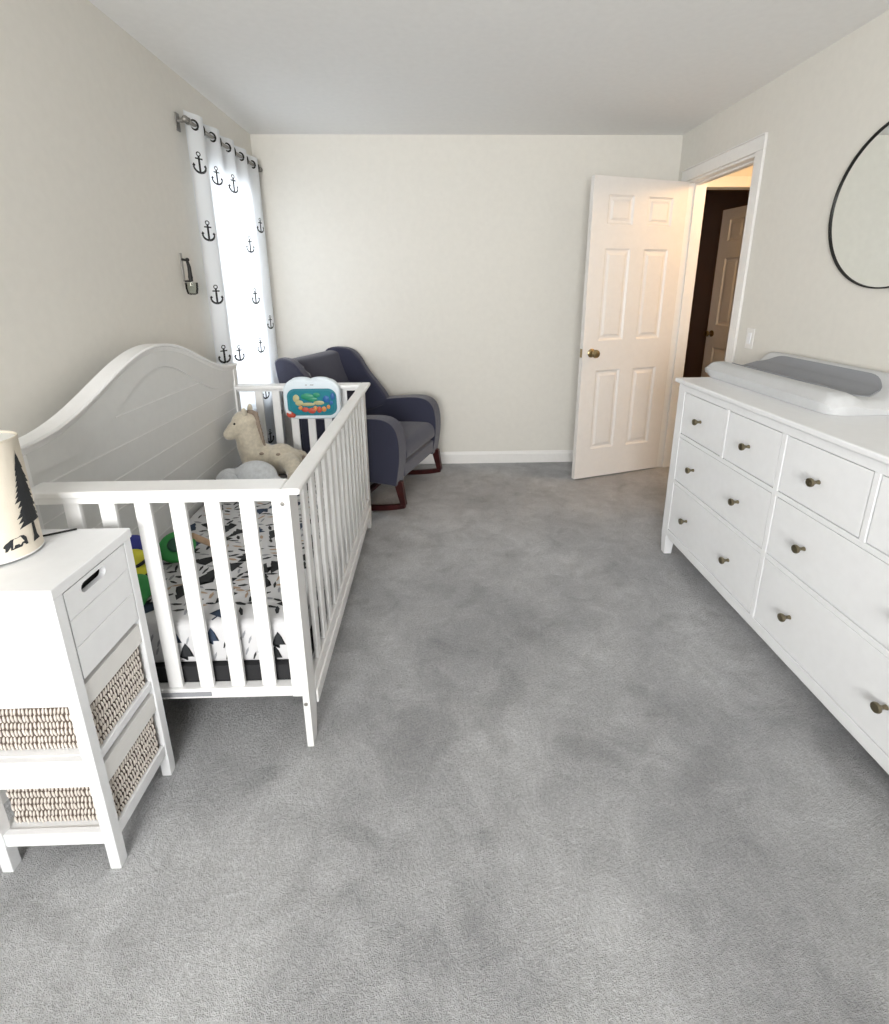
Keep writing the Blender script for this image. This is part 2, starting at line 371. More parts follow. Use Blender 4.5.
# hallway ceiling lamp
t = thing('ceiling_lamp', 'round flush ceiling lamp glowing warm in the hallway beyond the door', 'lamp', (2.35, 3.0, H-.1))
bm = NB(); lathe(bm, [(.15, .1), (.15, .075), (.14, .07)], (2.35, 3.0, H-.1), seg=40); mk('lamp_base', bm, BRASS, t, smooth=True)
bm = NB(); lathe(bm, [(.14, .07), (.135, .045), (.11, .022), (.06, .006), (.0, .0)], (2.35, 3.0, H-.1), seg=40); mk('lamp_shade', bm, emit('warm_lamp_glass', (1, .78, .5), 3), t, smooth=True)
l = bpy.data.lights.new('hall_lamp_light', 'POINT'); l.energy = 12; l.color = (1, .62, .30); l.shadow_soft_size = .12
lo = bpy.data.objects.new('hall_lamp_light', l); COL.objects.link(lo); lo.location = (2.35, 3.0, H-.24)

# ---------------------------------------------------------------- dresser
DX, DYF, DYN, DH = 1.220, 2.376, .838, .954
t = thing('dresser', 'white eight-drawer dresser with small round bronze knobs against the right wall', 'dresser', ((DX+XR)/2, (DYF+DYN)/2, 0))
DXB = XR-.02
bm = NB(); box(bm, (DX-.018, DYN-.018, DH-.022), (DXB, DYF+.018, DH)); mk('dresser_top', bm, WHITE, t, bevel=.006, seg=3)
bm = NB()                                  # shell: sides, back, dividers
box(bm, (DX+.03, DYF-.022, .10), (DXB, DYF, DH-.022)); box(bm, (DX+.03, DYN, .10), (DXB, DYN+.022, DH-.022)); box(bm, (DXB-.01, DYN+.022, .10), (DXB, DYF-.022, DH-.022)); box(bm, (DX+.024, DYN+.022, .108), (DXB-.01, DYF-.022, .125))
mk('carcass', bm, WHITE, t, bevel=.002)
yc = (DYF+DYN)/2
rows = [(.689, .893), (.441, .664), (.158, .416)]
cols1 = [(2.314, 1.966), (1.941, yc+.014), (yc-.014, 1.248), (1.223, .900)]
cols2 = [(2.314, yc+.014), (yc-.014, .900)]
bm = NB()                                  # face frame
fx0, fx1 = DX, DX+.022
for y0, y1 in ((DYF-.060, DYF), (DYN, DYN+.060)): box(bm, (fx0, y0, .108), (fx1, y1, DH-.022))
box(bm, (fx0, DYN+.060, .896), (fx1, DYF-.060, DH-.022)); box(bm, (fx0, DYN+.060, .118), (fx1, DYF-.060, .155))
box(bm, (fx0, yc-.011, .155), (fx1, yc+.011, .896))
for z0, z1 in ((.419, .438), (.667, .686)): box(bm, (fx0, DYN+.060, z0), (fx1, yc-.011, z1)); box(bm, (fx0, yc+.011, z0), (fx1, DYF-.060, z1))
for y in (1.9535, 1.2355): box(bm, (fx0, y-.0095, .686), (fx1, y+.0095, .896))
mk('face_frame', bm, WHITE, t, bevel=.0015)
bm = NB(); box(bm, (DX+.021, DYN+.0601, .156), (DX+.0235, DYF-.0601, .895)); mk('gap_shade_sheet', bm, GAP, t)  # dark sheet: painted shade for the gaps round the drawers
bm = NB(); prism(bm, [(DYN+.05, .118), (DYF-.05, .118), (DYF-.05, .108), (DYN+.05, .108)], DX+.004, DX+.02); mk('bottom_rail', bm, WHITE, t)
for y in (DYF-.05, DYN):
    for x in (DX, DXB-.05):
        bm = NB(); v = box(bm, (x, y, 0), (x+.05, y+.05, .108))
        for w in v:
            if w.co.z < .01: w.co.x = x+.025+(w.co.x-x-.025)*.78; w.co.y = y+.025+(w.co.y-y-.025)*.78
        mk('leg', bm, WHITE, t, bevel=.002)
def dknob(par, y, z):
    b = NB(); lathe(b, [(.0075, 0), (.0065, .004), (.0050, .010), (.0075, .018), (.0135, .024), (.0150, .029), (.0135, .034), (.0, .036)], (DX-.002, y, z), (-1, 0, 0), 20)
    mk('knob', b, KNOBD, par, smooth=True)
def drawer(y1, y0, z0, z1, knobs):
    b = NB(); box(b, (DX+.002, y0+.001, z0), (DX+.0208, y1-.001, z1)); d = mk('drawer', b, WHITE, t, bevel=.002)
    ORG[d.name] = ORG[t.name]
    for y in knobs: dknob(d, y, z0+(z1-z0)*.5)
for (y1, y0) in cols1: drawer(y1, y0, *rows[0], [(y0+y1)/2-.0])
for (z0, z1) in rows[1:]:
    for (y1, y0) in cols2: w = y1-y0; drawer(y1, y0, z0, z1, [y1-w*.245, y1-w*(.755 if y1 > 2 else .79)])

# ---------------------------------------------------------------- changing pad on the dresser
t = thing('changing_pad', 'light grey contoured changing pad with raised sides lying on the white dresser', 'changing pad', (1.55, 2.0, DH))
PX0, PX1, PY0, PY1 = 1.366, 1.748, 1.612, 2.475
def pad_z(u, v):          # u 0..1 across (front..back), v 0..1 along (near..far)
    prof = [(0, .040), (.10, .072), (.22, .074), (.38, .052), (.55, .050), (.72, .075), (.86, .118), (.95, .118), (1, .06)]
    for (a, za), (b_, zb) in zip(prof, prof[1:]):
        if u <= b_: tt = (u-a)/(b_-a); tt = tt*tt*(3-2*tt); z = za+(zb-za)*tt; break
    e = min(v, 1-v)/.07
    if e < 1: z = z*(.45+.55*math.sqrt(max(0, 1-(1-e)**2)))
    return z
bm = NB(); nu, nv = 28, 44; top = []
rnd = .06
def padxy(u, v):
    x = PX0+(PX1-PX0)*u; y = PY0+(PY1-PY0)*v
    # rounded corners
    dx = min(x-PX0, PX1-x); dy = min(y-PY0, PY1-y)
    if dx < rnd and dy < rnd:
        cx = PX0+rnd if x < (PX0+PX1)/2 else PX1-rnd; cy = PY0+rnd if y < (PY0+PY1)/2 else PY1-rnd
        a, b_ = (x-cx)/rnd, (y-cy)/rnd; m_ = max(abs(a), abs(b_)); l_ = math.hypot(a, b_)
        if l_ > 1e-6: x = cx+a/l_*m_*rnd; y = cy+b_/l_*m_*rnd
    return x, y
for i in range(nu+1):
    top.append([bm.verts.new((*padxy(i/nu, j/nv), DH+.001+pad_z(i/nu, j/nv))) for j in range(nv+1)])
for i in range(nu):
    for j in range(nv): bm.faces.new((top[i][j], top[i+1][j], top[i+1][j+1], top[i][j+1]))
rim = [top[i][0] for i in range(nu)]+[top[nu][j] for j in range(nv)]+[top[i][nv] for i in range(nu, 0, -1)]+[top[0][j] for j in range(nv, 0, -1)]
low = []
for v in rim:
    c = Vector(((PX0+PX1)/2, (PY0+PY1)/2, 0)); low.append(bm.verts.new((c.x+(v.co.x-c.x)*.965, c.y+(v.co.y-c.y)*(.985 if v.co.y < c.y else .88), DH+.001)))
for k in range(len(rim)): bm.faces.new((rim[k], rim[(k+1) % len(rim)], low[(k+1) % len(rim)], low[k]))
bm.faces.new(low); mk('pad_cover', bm, PADM, t, smooth=True)
# smooth dark insert lying in the hollow, rounded at both ends
bm = NB(); n = 16; cu = []
IY0, IY1 = 1.690, 2.44
rowsv = []
for j in range(41):
    y = IY0+(IY1-IY0)*j/40; e = min(y-IY0, IY1-y)/.14; hw = math.sqrt(max(0.0004, 1-(1-min(1, e))**2))
    r = []
    for i in range(n+1):
        u = .52+(.30*hw)*(2*i/n-1); x = PX0+(PX1-PX0)*u; v = (y-PY0)/(PY1-PY0)
        r.append((x, y, DH+.001+pad_z(u, v)+.004))
    rowsv.append(r)
up_ = [[bm.verts.new(p) for p in r] for r in rowsv]; dn_ = [[bm.verts.new((p[0], p[1], p[2]-.005)) for p in r] for r in rowsv]
for A, flip in ((up_, 0), (dn_, 1)):
    for j in range(40):
        for i in range(n):
            q = (A[j][i], A[j][i+1], A[j+1][i+1], A[j+1][i]); bm.faces.new(q if not flip else q[::-1])
loop = lambda A: [A[0][i] for i in range(n)]+[A[j][n] for j in range(40)]+[A[40][i] for i in range(n, 0, -1)]+[A[j][0] for j in range(40, 0, -1)]
lu, ld = loop(up_), loop(dn_)
for k in range(len(lu)): bm.faces.new((lu[k], lu[(k+1) % len(lu)], ld[(k+1) % len(lu)], ld[k]))
mk('pad_insert', bm, PADD, t, smooth=True, label='smooth darker grey wipeable insert')

# ---------------------------------------------------------------- mirror, switch
t = thing('wall_mirror', 'large round mirror with thin black frame hanging above the dresser', 'mirror', (XR, 1.955, 1.382))
mc = Vector((XR-.004, 1.955, 1.697)); mr_ = .315
bm = NB(); N_ = 96
ring = []
for k in range(N_):
    a = 2*PI*k/N_; cs, sn = math.cos(a), math.sin(a)
    ring.append([bm.verts.new((XR+dx, mc.y+cs*r, mc.z+sn*r)) for dx, r in ((0, mr_-.004), (-.014, mr_-.004), (-.014, mr_+.0015), (0, mr_+.0015))])
for k in range(N_):
    a, b_ = ring[k], ring[(k+1) % N_]
    for i in range(4): bm.faces.new((a[i], a[(i+1) % 4], b_[(i+1) % 4], b_[i]))
mk('mirror_frame', bm, BLACK, t, smooth=True)
bm = NB(); lathe(bm, [(mr_-.0038, 0), (mr_-.0038, .004)], (XR-.004, mc.y, mc.z), (-1, 0, 0), 96); mk('mirror_glass', bm, MIRR, t)
t = thing('light_switch', 'white light switch plate on the right wall beside the door casing', 'light switch', (XR, 2.705, 1.055))
bm = NB(); box(bm, (XR-.006, 2.672, 1.055), (XR, 2.738, 1.168)); mk('switch_plate', bm, TRIM, t, bevel=.003)
bm = NB(); box(bm, (XR-.010, 2.690, 1.08), (XR-.006, 2.720, 1.143), RY(.05)); mk('rocker', bm, WHITE, t, bevel=.001)

# ---------------------------------------------------------------- crib
CX0, CX1, CY0, CY1, CH = -1.150, -.397, 1.228, 2.725, .882
t = thing('crib', 'white slatted baby crib with a tall curved headboard along the left wall', 'crib', ((CX0+CX1)/2, (CY0+CY1)/2, 0))
def hz(y):
    s = min(1, abs(y-1.975)/.70); return 1.000+.186*(.5+.5*math.cos(PI*s))
NY = 60; ys = [CY0+(CY1-CY0)*k/NY for k in range(NY+1)]
PF = -1.108                                # front face of the back panel
bm = NB(); prism(bm, [(CY0+.03, .13), (CY1-.03, .13)]+[(min(max(y, CY0+.03), CY1-.03), hz(y)-.020) for y in ys[2:-1]][::-1], -1.135, PF)
hb = mk('headboard', bm, PANELG, t)
def arch(y):
    s = min(1, abs(y-1.975)/.54); return .905+.190*(.5+.5*math.cos(PI*s))
bm = NB()                                  # raised border following the curve, leaving an arched recessed field
nb_ = 90; P_ = [CY0+.03+(CY1-CY0-.06)*k/nb_ for k in range(nb_+1)]
lo_ = [bm.verts.new((PF+.006, y, arch(y))) for y in P_]; hi_ = [bm.verts.new((PF+.006, y, hz(y)-.022)) for y in P_]; lb_ = [bm.verts.new((PF-.001, y, arch(y)-.003)) for y in P_]
for k in range(nb_): bm.faces.new((lo_[k], lo_[k+1], hi_[k+1], hi_[k])); bm.faces.new((lb_[k], lb_[k+1], lo_[k+1], lo_[k]))
mk('headboard_border', bm, PANELG, hb)
for k in range(7):                         # tongue-and-groove boards: thin beads between planks
    z = .34+.105*k
    yy = [y for y in [CY0+.05+.01*i for i in range(140)] if arch(y) > z+.006]
    bm = NB(); box(bm, (PF-.001, min(yy), z-.002), (PF+.0022, max(yy), z+.002)); mk('plank_bead', bm, CRIBW, hb)
bm = NB()                                  # moulded cap, wide flat top with a stepped underside
sect = [(-1.152, 0), (-1.094, 0), (-1.090, -.005), (-1.091, -.010), (-1.099, -.014), (-1.099, -.024), (-1.104, -.032), (-1.152, -.032)]
rings = []
for y in [CY0-.004+(CY1-CY0+.008)*k/NY for k in range(NY+1)]: rings.append([bm.verts.new((x, y, hz(y)+dz)) for x, dz in sect])
for a, b_ in zip(rings, rings[1:]):
    for i in range(len(sect)): bm.faces.new((a[i], a[(i+1) % len(sect)], b_[(i+1) % len(sect)], b_[i]))
bm.faces.new(rings[0]); bm.faces.new(rings[-1][::-1]); mk('headboard_cap', bm, CRIBW, t, smooth=True)
for y0, y1 in ((CY0, CY0+.045), (CY1-.045, CY1)):        # back posts
    bm = NB(); box(bm, (CX0, y0, 0), (-1.098, y1, .970)); mk('post', bm, CRIBW, t, bevel=.003)
ZR0, ZR1 = .195, .230                      # end bottom rails
ZM = CH-.020                               # underside of the flat cap
for s in (1, -1):
    ye = CY0 if s == 1 else CY1
    Y = lambda a, b_: sorted((ye+s*a, ye+s*b_))
    # front panel stile, 2 cm thick and deep, running down into the tapering foot
    a, b_ = Y(0, .072)
    bm = NB(); box(bm, (CX1-.021, a, 0), (CX1, b_, ZM))
    bmesh.ops.bisect_plane(bm, geom=bm.verts[:]+bm.edges[:]+bm.faces[:], plane_co=(0, 0, .112), plane_no=(0, 0, 1))
    for w in bm.verts:
        if w.co.z < .01: w.co.y = ye+(w.co.y-ye)*.62
    mk('post', bm, CRIBW, t, bevel=.002)
    a, b_ = Y(.001, .040); bm = NB(); box(bm, (CX1-.050, a, ZR0), (CX1-.021, b_, ZM)); mk('end_stile', bm, CRIBW, t, bevel=.0015)
    a, b_ = Y(-.008, .072); bm = NB(); box(bm, (-1.098, a, ZM), (CX1-.019, b_, CH)); mk('top_rail', bm, CRIBW, t, bevel=.006, seg=3)
    a, b_ = Y(.003, .030); bm = NB(); box(bm, (-1.097, a, ZM-.020), (CX1-.050, b_, ZM)); mk('rail_moulding', bm, CRIBW, t, bevel=.003)
    a, b_ = Y(.003, .034); bm = NB(); box(bm, (-1.097, a, ZR0), (CX1-.050, b_, ZR1)); mk('bottom_rail', bm, CRIBW, t, bevel=.003)
    if s == 1:
        bm = NB(); box(bm, (-.84, CY0+.0005, .205), (-.69, CY0+.0045, .219)); mk('label_strip', bm, PGREY, t)
    for k in range(6):
        xc = -.517-.0937*k; bm = NB(); a, b_ = Y(.010, .024); box(bm, (xc-.021, a, ZR1), (xc+.021, b_, ZM-.020)); mk('slat', bm, CRIBW, t, bevel=.003)
bm = NB(); box(bm, (CX1-.021, CY0-.010, ZM), (CX1+.032, CY1+.010, CH)); mk('top_rail', bm, CRIBW, t, bevel=.008, seg=3)
bm = NB(); box(bm, (CX1-.020, CY0+.072, ZM-.022), (CX1+.004, CY1-.072, ZM)); mk('rail_moulding', bm, CRIBW, t, bevel=.003)
bm = NB(); box(bm, (CX1-.022, CY0+.072, .112), (CX1+.002, CY1-.072, .205)); mk('bottom_rail', bm, CRIBW, t, bevel=.005)
bm = NB(); box(bm, (CX1+.002, CY0+.060, .112), (CX1+.010, CY1-.060, .160)); mk('rail_moulding', bm, CRIBW, t, bevel=.003)
ns = 13
for k in range(ns):
    yk = CY0+.072+(CY1-CY0-.144)*(k+.5+.08)/(ns+.16); yk = CY0+.072+(CY1-CY0-.144)*(k+1)/(ns+1)
    bm = NB(); box(bm, (CX1-.017, yk-.021, .205), (CX1-.003, yk+.021, ZM-.022)); mk('slat', bm, CRIBW, t, bevel=.003)
for (x, y, z, ax) in ((CX1-.020, CY0+.001, .835, (0, -1, 0)), (CX1-.012, CY0, .166, (0, -1, 0))):
    bm = NB(); lathe(bm, [(.0062, 0), (.0062, .0015), (.003, .0022)], (x, y, z), ax, 14); mk('bolt', bm, GREYM, t, smooth=True)
bm = NB(); box(bm, (-1.094, CY0+.036, .215), (CX1-.024, CY1-.036, .283)); mk('mattress_support', bm, DARK, t)

# mattress with printed fitted sheet
MX0, MX1, MY0, MY1, MZ0, MZ1 = -1.092, CX1-.030, CY0+.042, CY1-.042, .284, .432
t = thing('crib_mattress', 'crib mattress in a pale grey fitted sheet printed with black pine trees', 'mattress', ((MX0+MX1)/2, (MY0+MY1)/2, MZ0))
def tree2d(h, w):
    pts = []; n = 3
    R = []
    for k in range(n):
        z0 = h*(.2+.8*k/n*.95); wl = w*(1-k/n*.75)/2
        R += [(wl, z0), (wl*.48, z0+h*.22)]
    R = R[:-1]+[(0, h)]
    trunk = [(w*.05, 0), (w*.05, h*.2)]
    return trunk+R+[(-x, z) for x, z in reversed(trunk+R[:-1])]
bm = NB(); box(bm, (MX0, MY0, MZ0), (MX1, MY1, MZ1))
bmesh.ops.bevel(bm, geom=bm.edges[:], offset=.024, segments=5, profile=.5, affect='EDGES')
for f in bm.faces: f.smooth = True
def flatprint(pts, mi, org, ux, uy, nrm, eps=.0012):
    V = [bm.verts.new(Vector(org)+Vector(ux)*p[0]+Vector(uy)*p[1]+Vector(nrm)*eps) for p in pts]
    f = bm.faces.new(V); f.material_index = mi+1
    return f
def stroke(L_, w_): return [(-L_/2, -w_*.3), (L_*.1, -w_/2), (L_/2, 0), (L_*.05, w_/2), (-L_/2, w_*.2)]
placed = []
def free(x, y, r):
    for a, b_, c in placed:
        if math.hypot(a-x, b_-y) < r+c: return False
    placed.append((x, y, r)); return True
tries = 0
while tries < 5000:
    tries += 1
    x = random.uniform(MX0+.04, MX1-.04); y = random.uniform(MY0+.04, MY1-.04)
    k = random.random(); big_ = k < .5
    if not free(x, y, .031 if big_ else .013): continue
    a = random.choice([0, PI, PI/2])+random.uniform(-.5, .5)
    ux = (math.cos(a), math.sin(a), 0); uy = (-math.sin(a), math.cos(a), 0); o_ = (x, y, MZ1)
    if big_: h = random.uniform(.080, .105); pts = [(p[0], p[1]-h/2) for p in tree2d(h, h*.70)]; mi = random.choice([0, 0, 0, 0, 2])
    else: pts = stroke(random.uniform(.03, .046), random.uniform(.009, .015)); mi = random.choice([0, 0, 1, 3])
    flatprint(pts, mi, o_, ux, uy, (0, 0, 1))
# the near end and the long front side
placed = []
for _ in range(900):
    x = random.uniform(MX0+.04, MX1-.04); z = random.uniform(MZ0+.03, MZ1-.035); big_ = random.random() < .4
    if not free(x, z, .024 if big_ else .012): continue
    if big_: h = random.uniform(.05, .062); pts = [(p[0], p[1]-h/2) for p in tree2d(h, h*.7)]; mi = random.choice([0, 0, 2])
    else: pts = [(p[0]*math.cos(1.2)-p[1]*math.sin(1.2), p[0]*math.sin(1.2)+p[1]*math.cos(1.2)) for p in stroke(.03, .007)]; mi = random.choice([0, 1, 1])
    flatprint(pts, mi, (x, MY0, z), (1, 0, 0), (0, 0, 1), (0, -1, 0))
placed = []
for _ in range(900):
    y = random.uniform(MY0+.04, MY1-.04); z = random.uniform(MZ0+.03, MZ1-.035); big_ = random.random() < .5
    if not free(y, z, .024 if big_ else .012): continue
    if big_: h = random.uniform(.04, .055); pts = [(p[0], p[1]-h/2) for p in tree2d(h, h*.7)]; mi = 0
    else: pts = stroke(.022, .01); mi = random.choice([0, 1])
    flatprint(pts, mi, (MX1, y, z), (0, 1, 0), (0, 0, 1), (1, 0, 0))
bmesh.ops.triangulate(bm, faces=[f for f in bm.faces if f.material_index > 0])
mk('fitted_sheet', bm, [SHEETM, BLACKP, PGREY, PNAVY, PTAN], t)

# ---------------------------------------------------------------- toys in and on the crib
# horse-like beige plush sitting against the headboard, head up, looking left
gz = MZ1
t = thing('plush_pony', 'beige plush pony with a brown mane sitting up in the far end of the crib', 'plush toy', (-.93, 2.50, gz))
bm = NB()
ball(bm, (-.95, 2.50, gz+.085), (.085, .080, .085)); ball(bm, (-.86, 2.50, gz+.085), (.090, .080, .083)); ball(bm, (-.81, 2.49, gz+.070), (.070, .075, .070))
tube(bm, [(-.985, 2.50, gz+.08), (-1.005, 2.49, gz+.17), (-1.015, 2.485, gz+.25), (-1.02, 2.48, gz+.30)], lambda s: .078-.022*s, 18)
ball(bm, (-1.020, 2.475, gz+.300), (.062, .056, .056)); ball(bm, (-1.058, 2.450, gz+.268), (.050, .046, .040), RY(-.6)); ball(bm, (-1.080, 2.435, gz+.245), (.036, .038, .033))
tube(bm, [(-.81, 2.45, gz+.085), (-.765, 2.40, gz+.075), (-.745, 2.35, gz+.045), (-.74, 2.32, gz+.040)], lambda s: .050-.012*s, 14)
tube(bm, [(-.82, 2.55, gz+.085), (-.77, 2.58, gz+.06), (-.75, 2.57, gz+.038)], lambda s: .044-.010*s, 14)
tube(bm, [(-.99, 2.45, gz+.07), (-1.02, 2.39, gz+.055), (-1.03, 2.36, gz+.038)], lambda s: .038-.008*s, 14)
tube(bm, [(-.97, 2.56, gz+.06), (-.99, 2.60, gz+.038)], .034, 14)
mk('body', bm, PLUSHB, t, remesh=.006)
for s in (-1, 1):
    bm = NB(); ball(bm, (-1.000, 2.478+s*.040, gz+.358), (.014, .011, .026), RX(-s*.3), 2); mk('ear', bm, PLUSHB, t, smooth=True)
bm = NB()
for k in range(10):
    f = k/9; ball(bm, (-.962+.024*f, 2.485, gz+.335-.19*f), (.016, .014, .018), None, 2)
for k in range(4): ball(bm, (-.975-.016*k, 2.475, gz+.350-.001*k), (.013, .014, .012), None, 2)
mk('mane', bm, PLUSHD, t, remesh=.004)
for s in (-1, 1):
    bm = NB(); ball(bm, (-1.048, 2.466+s*.042-.006, gz+.302), .0060, None, 2); mk('eye', bm, BLACK, t, smooth=True)
bm = NB(); tube(bm, [(-.745, 2.50, gz+.09), (-.722, 2.51, gz+.078), (-.712, 2.51, gz+.055)], lambda s: .012-.004*s, 8); mk('tail', bm, PLUSHD, t, smooth=True)
for (x, z) in ((-.935, .150), (-.85, .145)):
    bm = NB(); ball(bm, (x, 2.436, gz+z-.015), (.012, .008, .008), None, 2); mk('spot', bm, PLUSHD, t, smooth=True)
PONY = bpy.data.objects['plush_pony']; PONY.location.x += .028
# pale grey floppy plush in front of it
t = thing('plush_elephant', 'pale grey floppy plush elephant lying in front of the beige pony', 'plush toy', (-.92, 2.25, gz))
bm = NB()
ball(bm, (-.88, 2.255, gz+.080), (.105, .075, .080)); ball(bm, (-1.00, 2.235, gz+.068), (.062, .060, .062)); ball(bm, (-.795, 2.235, gz+.045), (.055, .045, .045))
tube(bm, [(-1.035, 2.22, gz+.06), (-1.065, 2.19, gz+.04), (-1.07, 2.15, gz+.024)], lambda s: .024-.007*s, 12)
tube(bm, [(-.84, 2.20, gz+.045), (-.82, 2.13, gz+.026)], .024, 12); tube(bm, [(-.93, 2.20, gz+.045), (-.92, 2.13, gz+.026)], .024, 12)
mk('body', bm, PLUSHL, t, remesh=.006)
for s in (-1, 1):
    bm = NB(); ball(bm, (-.975, 2.235+s*.058, gz+.085), (.042, .012, .040), RX(s*.5)); mk('ear', bm, PLUSHL, t, smooth=True)
for y in (2.205, 2.262): bm = NB(); ball(bm, (-1.048, y-.012, gz+.090), .005, None, 2); mk('eye', bm, BLACK, t)
# crumpled grey knit blanket in the corner
bm = NB(); n = 26; G = []
for i in range(n+1):
    row = []
    for j in range(n+1):
        x = -.665+.175*i/n; y = 2.36+.26*j/n
        e = min(i, n-i, j, n-j)/5; e = min(1, e)
        z = gz+.004+e*(.06+.028*math.sin(i*.9+j*.35)+.022*math.sin(j*.8-i*.3)+.008*math.sin(i*2.1))
        row.append(bm.verts.new((x+.012*math.sin(j*.7), y+.012*math.sin(i*.8), z)))
    G.append(row)
for i in range(n):
    for j in range(n): bm.faces.new((G[i][j], G[i+1][j], G[i+1][j+1], G[i][j+1]))
o = mk('knit_blanket', bm, KNIT, None, solid=.004, smooth=True, label='crumpled grey knitted blanket in the far corner of the crib', category='blanket')
# screen toy clipped to the far rail
cy_ = CY1-.066
t = thing('crib_soother', 'pale blue toy soother with a teal aquarium window clipped to the crib rail', 'toy', (-.68, cy_-.03, .703))
def rrect(x0, x1, z0, z1, r, n=6, dome=0.0):
    pts = []
    for cx, cz, a0 in ((x1-r, z0+r, -PI/2), (x1-r, z1-r, 0), (x0+r, z1-r, PI/2), (x0+r, z0+r, PI)):
        for k in range(n+1):
            a = a0+PI/2*k/n; x = cx+r*math.cos(a); z = cz+r*math.sin(a)
            if z > (z0+z1)/2: z += dome*(1-((x-(x0+x1)/2)/((x1-x0)/2))**2)
            pts.append((x, z))
    return pts
sx0, sx1, sz0, sz1 = -.820, -.515, .706, .916
bm = NB(); prism(bm, rrect(sx0, sx1, sz0, sz1, .06, 8, .014), cy_-.062, cy_-.010, 'y'); mk('housing', bm, TWHITE, t, bevel=.012, seg=3)
bm = NB()
for cx in (-.72, -.62): ball(bm, (cx, cy_-.036, sz1+.006), (.052, .022, .014))
mk('top_buttons', bm, TWHITE, t, smooth=True)
bm = NB(); prism(bm, rrect(sx0+.022, sx1-.018, sz0+.022, sz1-.040, .045, 8), cy_-.0655, cy_-.0615, 'y'); mk('window_rim', bm, TTEAL, t, bevel=.002)
bm = NB(); prism(bm, rrect(sx0+.036, sx1-.032, sz0+.034, sz1-.052, .034, 8), cy_-.0675, cy_-.0650, 'y'); sc_ = mk('aquarium_window', bm, SCREEND, t)
fy = cy_-.069
for (x, z, rx, rz) in ((-.70, .80, .035, .018), (-.675, .785, .03, .014), (-.65, .808, .02, .014)):
    bm = NB(); ball(bm, (x+.012, fy, z+.034), (rx, .004, rz), None, 2); mk('seaweed', bm, TSEA, sc_, smooth=True)
for (x, z, rx, rz) in ((-.76, .79, .018, .022), (-.745, .765, .022, .016), (-.70, .757, .04, .010), (-.64, .765, .03, .012)):
    bm = NB(); ball(bm, (x+.012, fy, z+.034), (rx, .004, rz), None, 2); mk('sand_shape', bm, TSAND, sc_, smooth=True)
for (x, z, rx, rz) in ((-.715, .728, .020, .014), (-.68, .722, .022, .016), (-.64, .727, .014, .018)):
    bm = NB(); ball(bm, (x+.012, fy, z+.034), (rx, .005, rz), None, 2); mk('red_coral', bm, TRED, sc_, smooth=True)
for (x, z, rx, rz) in ((-.66, .735, .012, .014), (-.615, .730, .014, .015), (-.74, .738, .012, .012), (-.59, .742, .010, .012)):
    bm = NB(); ball(bm, (x+.012, fy, z+.034), (rx, .0055, rz), None, 2); mk('orange_coral', bm, TORANGE, sc_, smooth=True)
for (x, z, rx, rz) in ((-.60, .785, .018, .02), (-.575, .765, .012, .012), (-.565, .80, .012, .02)):
    bm = NB(); ball(bm, (x+.012, fy, z+.034), (rx, .004, rz), None, 2); mk('blue_bubble', bm, TDBLUE, sc_, smooth=True)
bm = NB(); ball(bm, (-.785, cy_-.075, .738), (.020, .012, .017), RY(.4)); ball(bm, (-.768, cy_-.075, .732), (.012, .012, .012)); mk('red_knob', bm, TRED, t, smooth=True)
bm = NB(); ball(bm, (-.787, cy_-.083, .752), (.013, .009, .006), RY(.4)); mk('knob_highlight', bm, WHITE, t, smooth=True)
bm = NB()
for x in (-.69, -.665, -.655): box(bm, (x-.005, cy_-.0645, .894), (x+.004, cy_-.0618, .898))
mk('marking', bm, PGREY, t)
for x in (-.75, -.60):
    bm = NB(); box(bm, (x-.012, cy_-.012, .80), (x+.012, cy_-.0085, CH+.006)); box(bm, (x-.012, cy_-.012, CH+.002), (x+.012, CY1+.012, CH+.006)); mk('clip', bm, TWHITE, t)
# near-left toys
t = thing('plush_turtle', 'bright plush toy of blue yellow and green segments lying behind the nightstand in the crib', 'plush toy', (-1.01, 1.42, gz))
bm = NB(); ball(bm, (-1.035, 1.52, gz+.115), (.05, .045, .045)); mk('head', bm, TBLUE, t, smooth=True)
bm = NB(); ball(bm, (-1.01, 1.47, gz+.085), (.052, .048, .05)); ball(bm, (-.985, 1.43, gz+.06), (.048, .045, .045)); mk('belly', bm, TYEL, t, remesh=.006)
bm = NB()
for (x, y, z) in ((-1.005, 1.462, gz+.10), (-.985, 1.435, gz+.068)):
    tube(bm, [(x+.052*math.cos(2*PI*k/24)*.98, y+.05*math.sin(2*PI*k/24), z-.012+.02*math.cos(2*PI*k/24)) for k in range(24)], .006, 8, closed=True)
mk('stripe', bm, DARK, t, smooth=True)
bm = NB(); ball(bm, (-.955, 1.385, gz+.048), (.048, .044, .046)); ball(bm, (-.945, 1.35, gz+.030), (.034, .034, .03)); mk('lower_body', bm, TGREEN, t, remesh=.006)
t = thing('green_rattle', 'round green baby rattle with a tan wooden handle on the crib sheet', 'rattle', (-.90, 1.62, gz))
bm = NB(); q = Vector((.25, -.55, .8)).normalized()
lathe(bm, [(.03, -.016), (.052, -.014), (.060, -.006), (.062, 0), (.060, .006), (.052, .014), (.03, .016)], (-.945, 1.62, gz+.062), q, 32)
mk('disc', bm, TGREEN, t, smooth=True)
bm = NB(); lathe(bm, [(.024, .012), (.030, .020), (.024, .026), (.0, .027)], (-.945, 1.62, gz+.062), q, 24); mk('hub', bm, TGREEN2, t, smooth=True)
bm = NB(); tube(bm, [(-.905, 1.655, gz+.085), (-.885, 1.68, gz+.055), (-.865, 1.71, gz+.020)], lambda s: .013-.002*s, 10); mk('handle', bm, mat('tan_wood', (.50, .34, .22), .6, noise=.15), t, smooth=True)

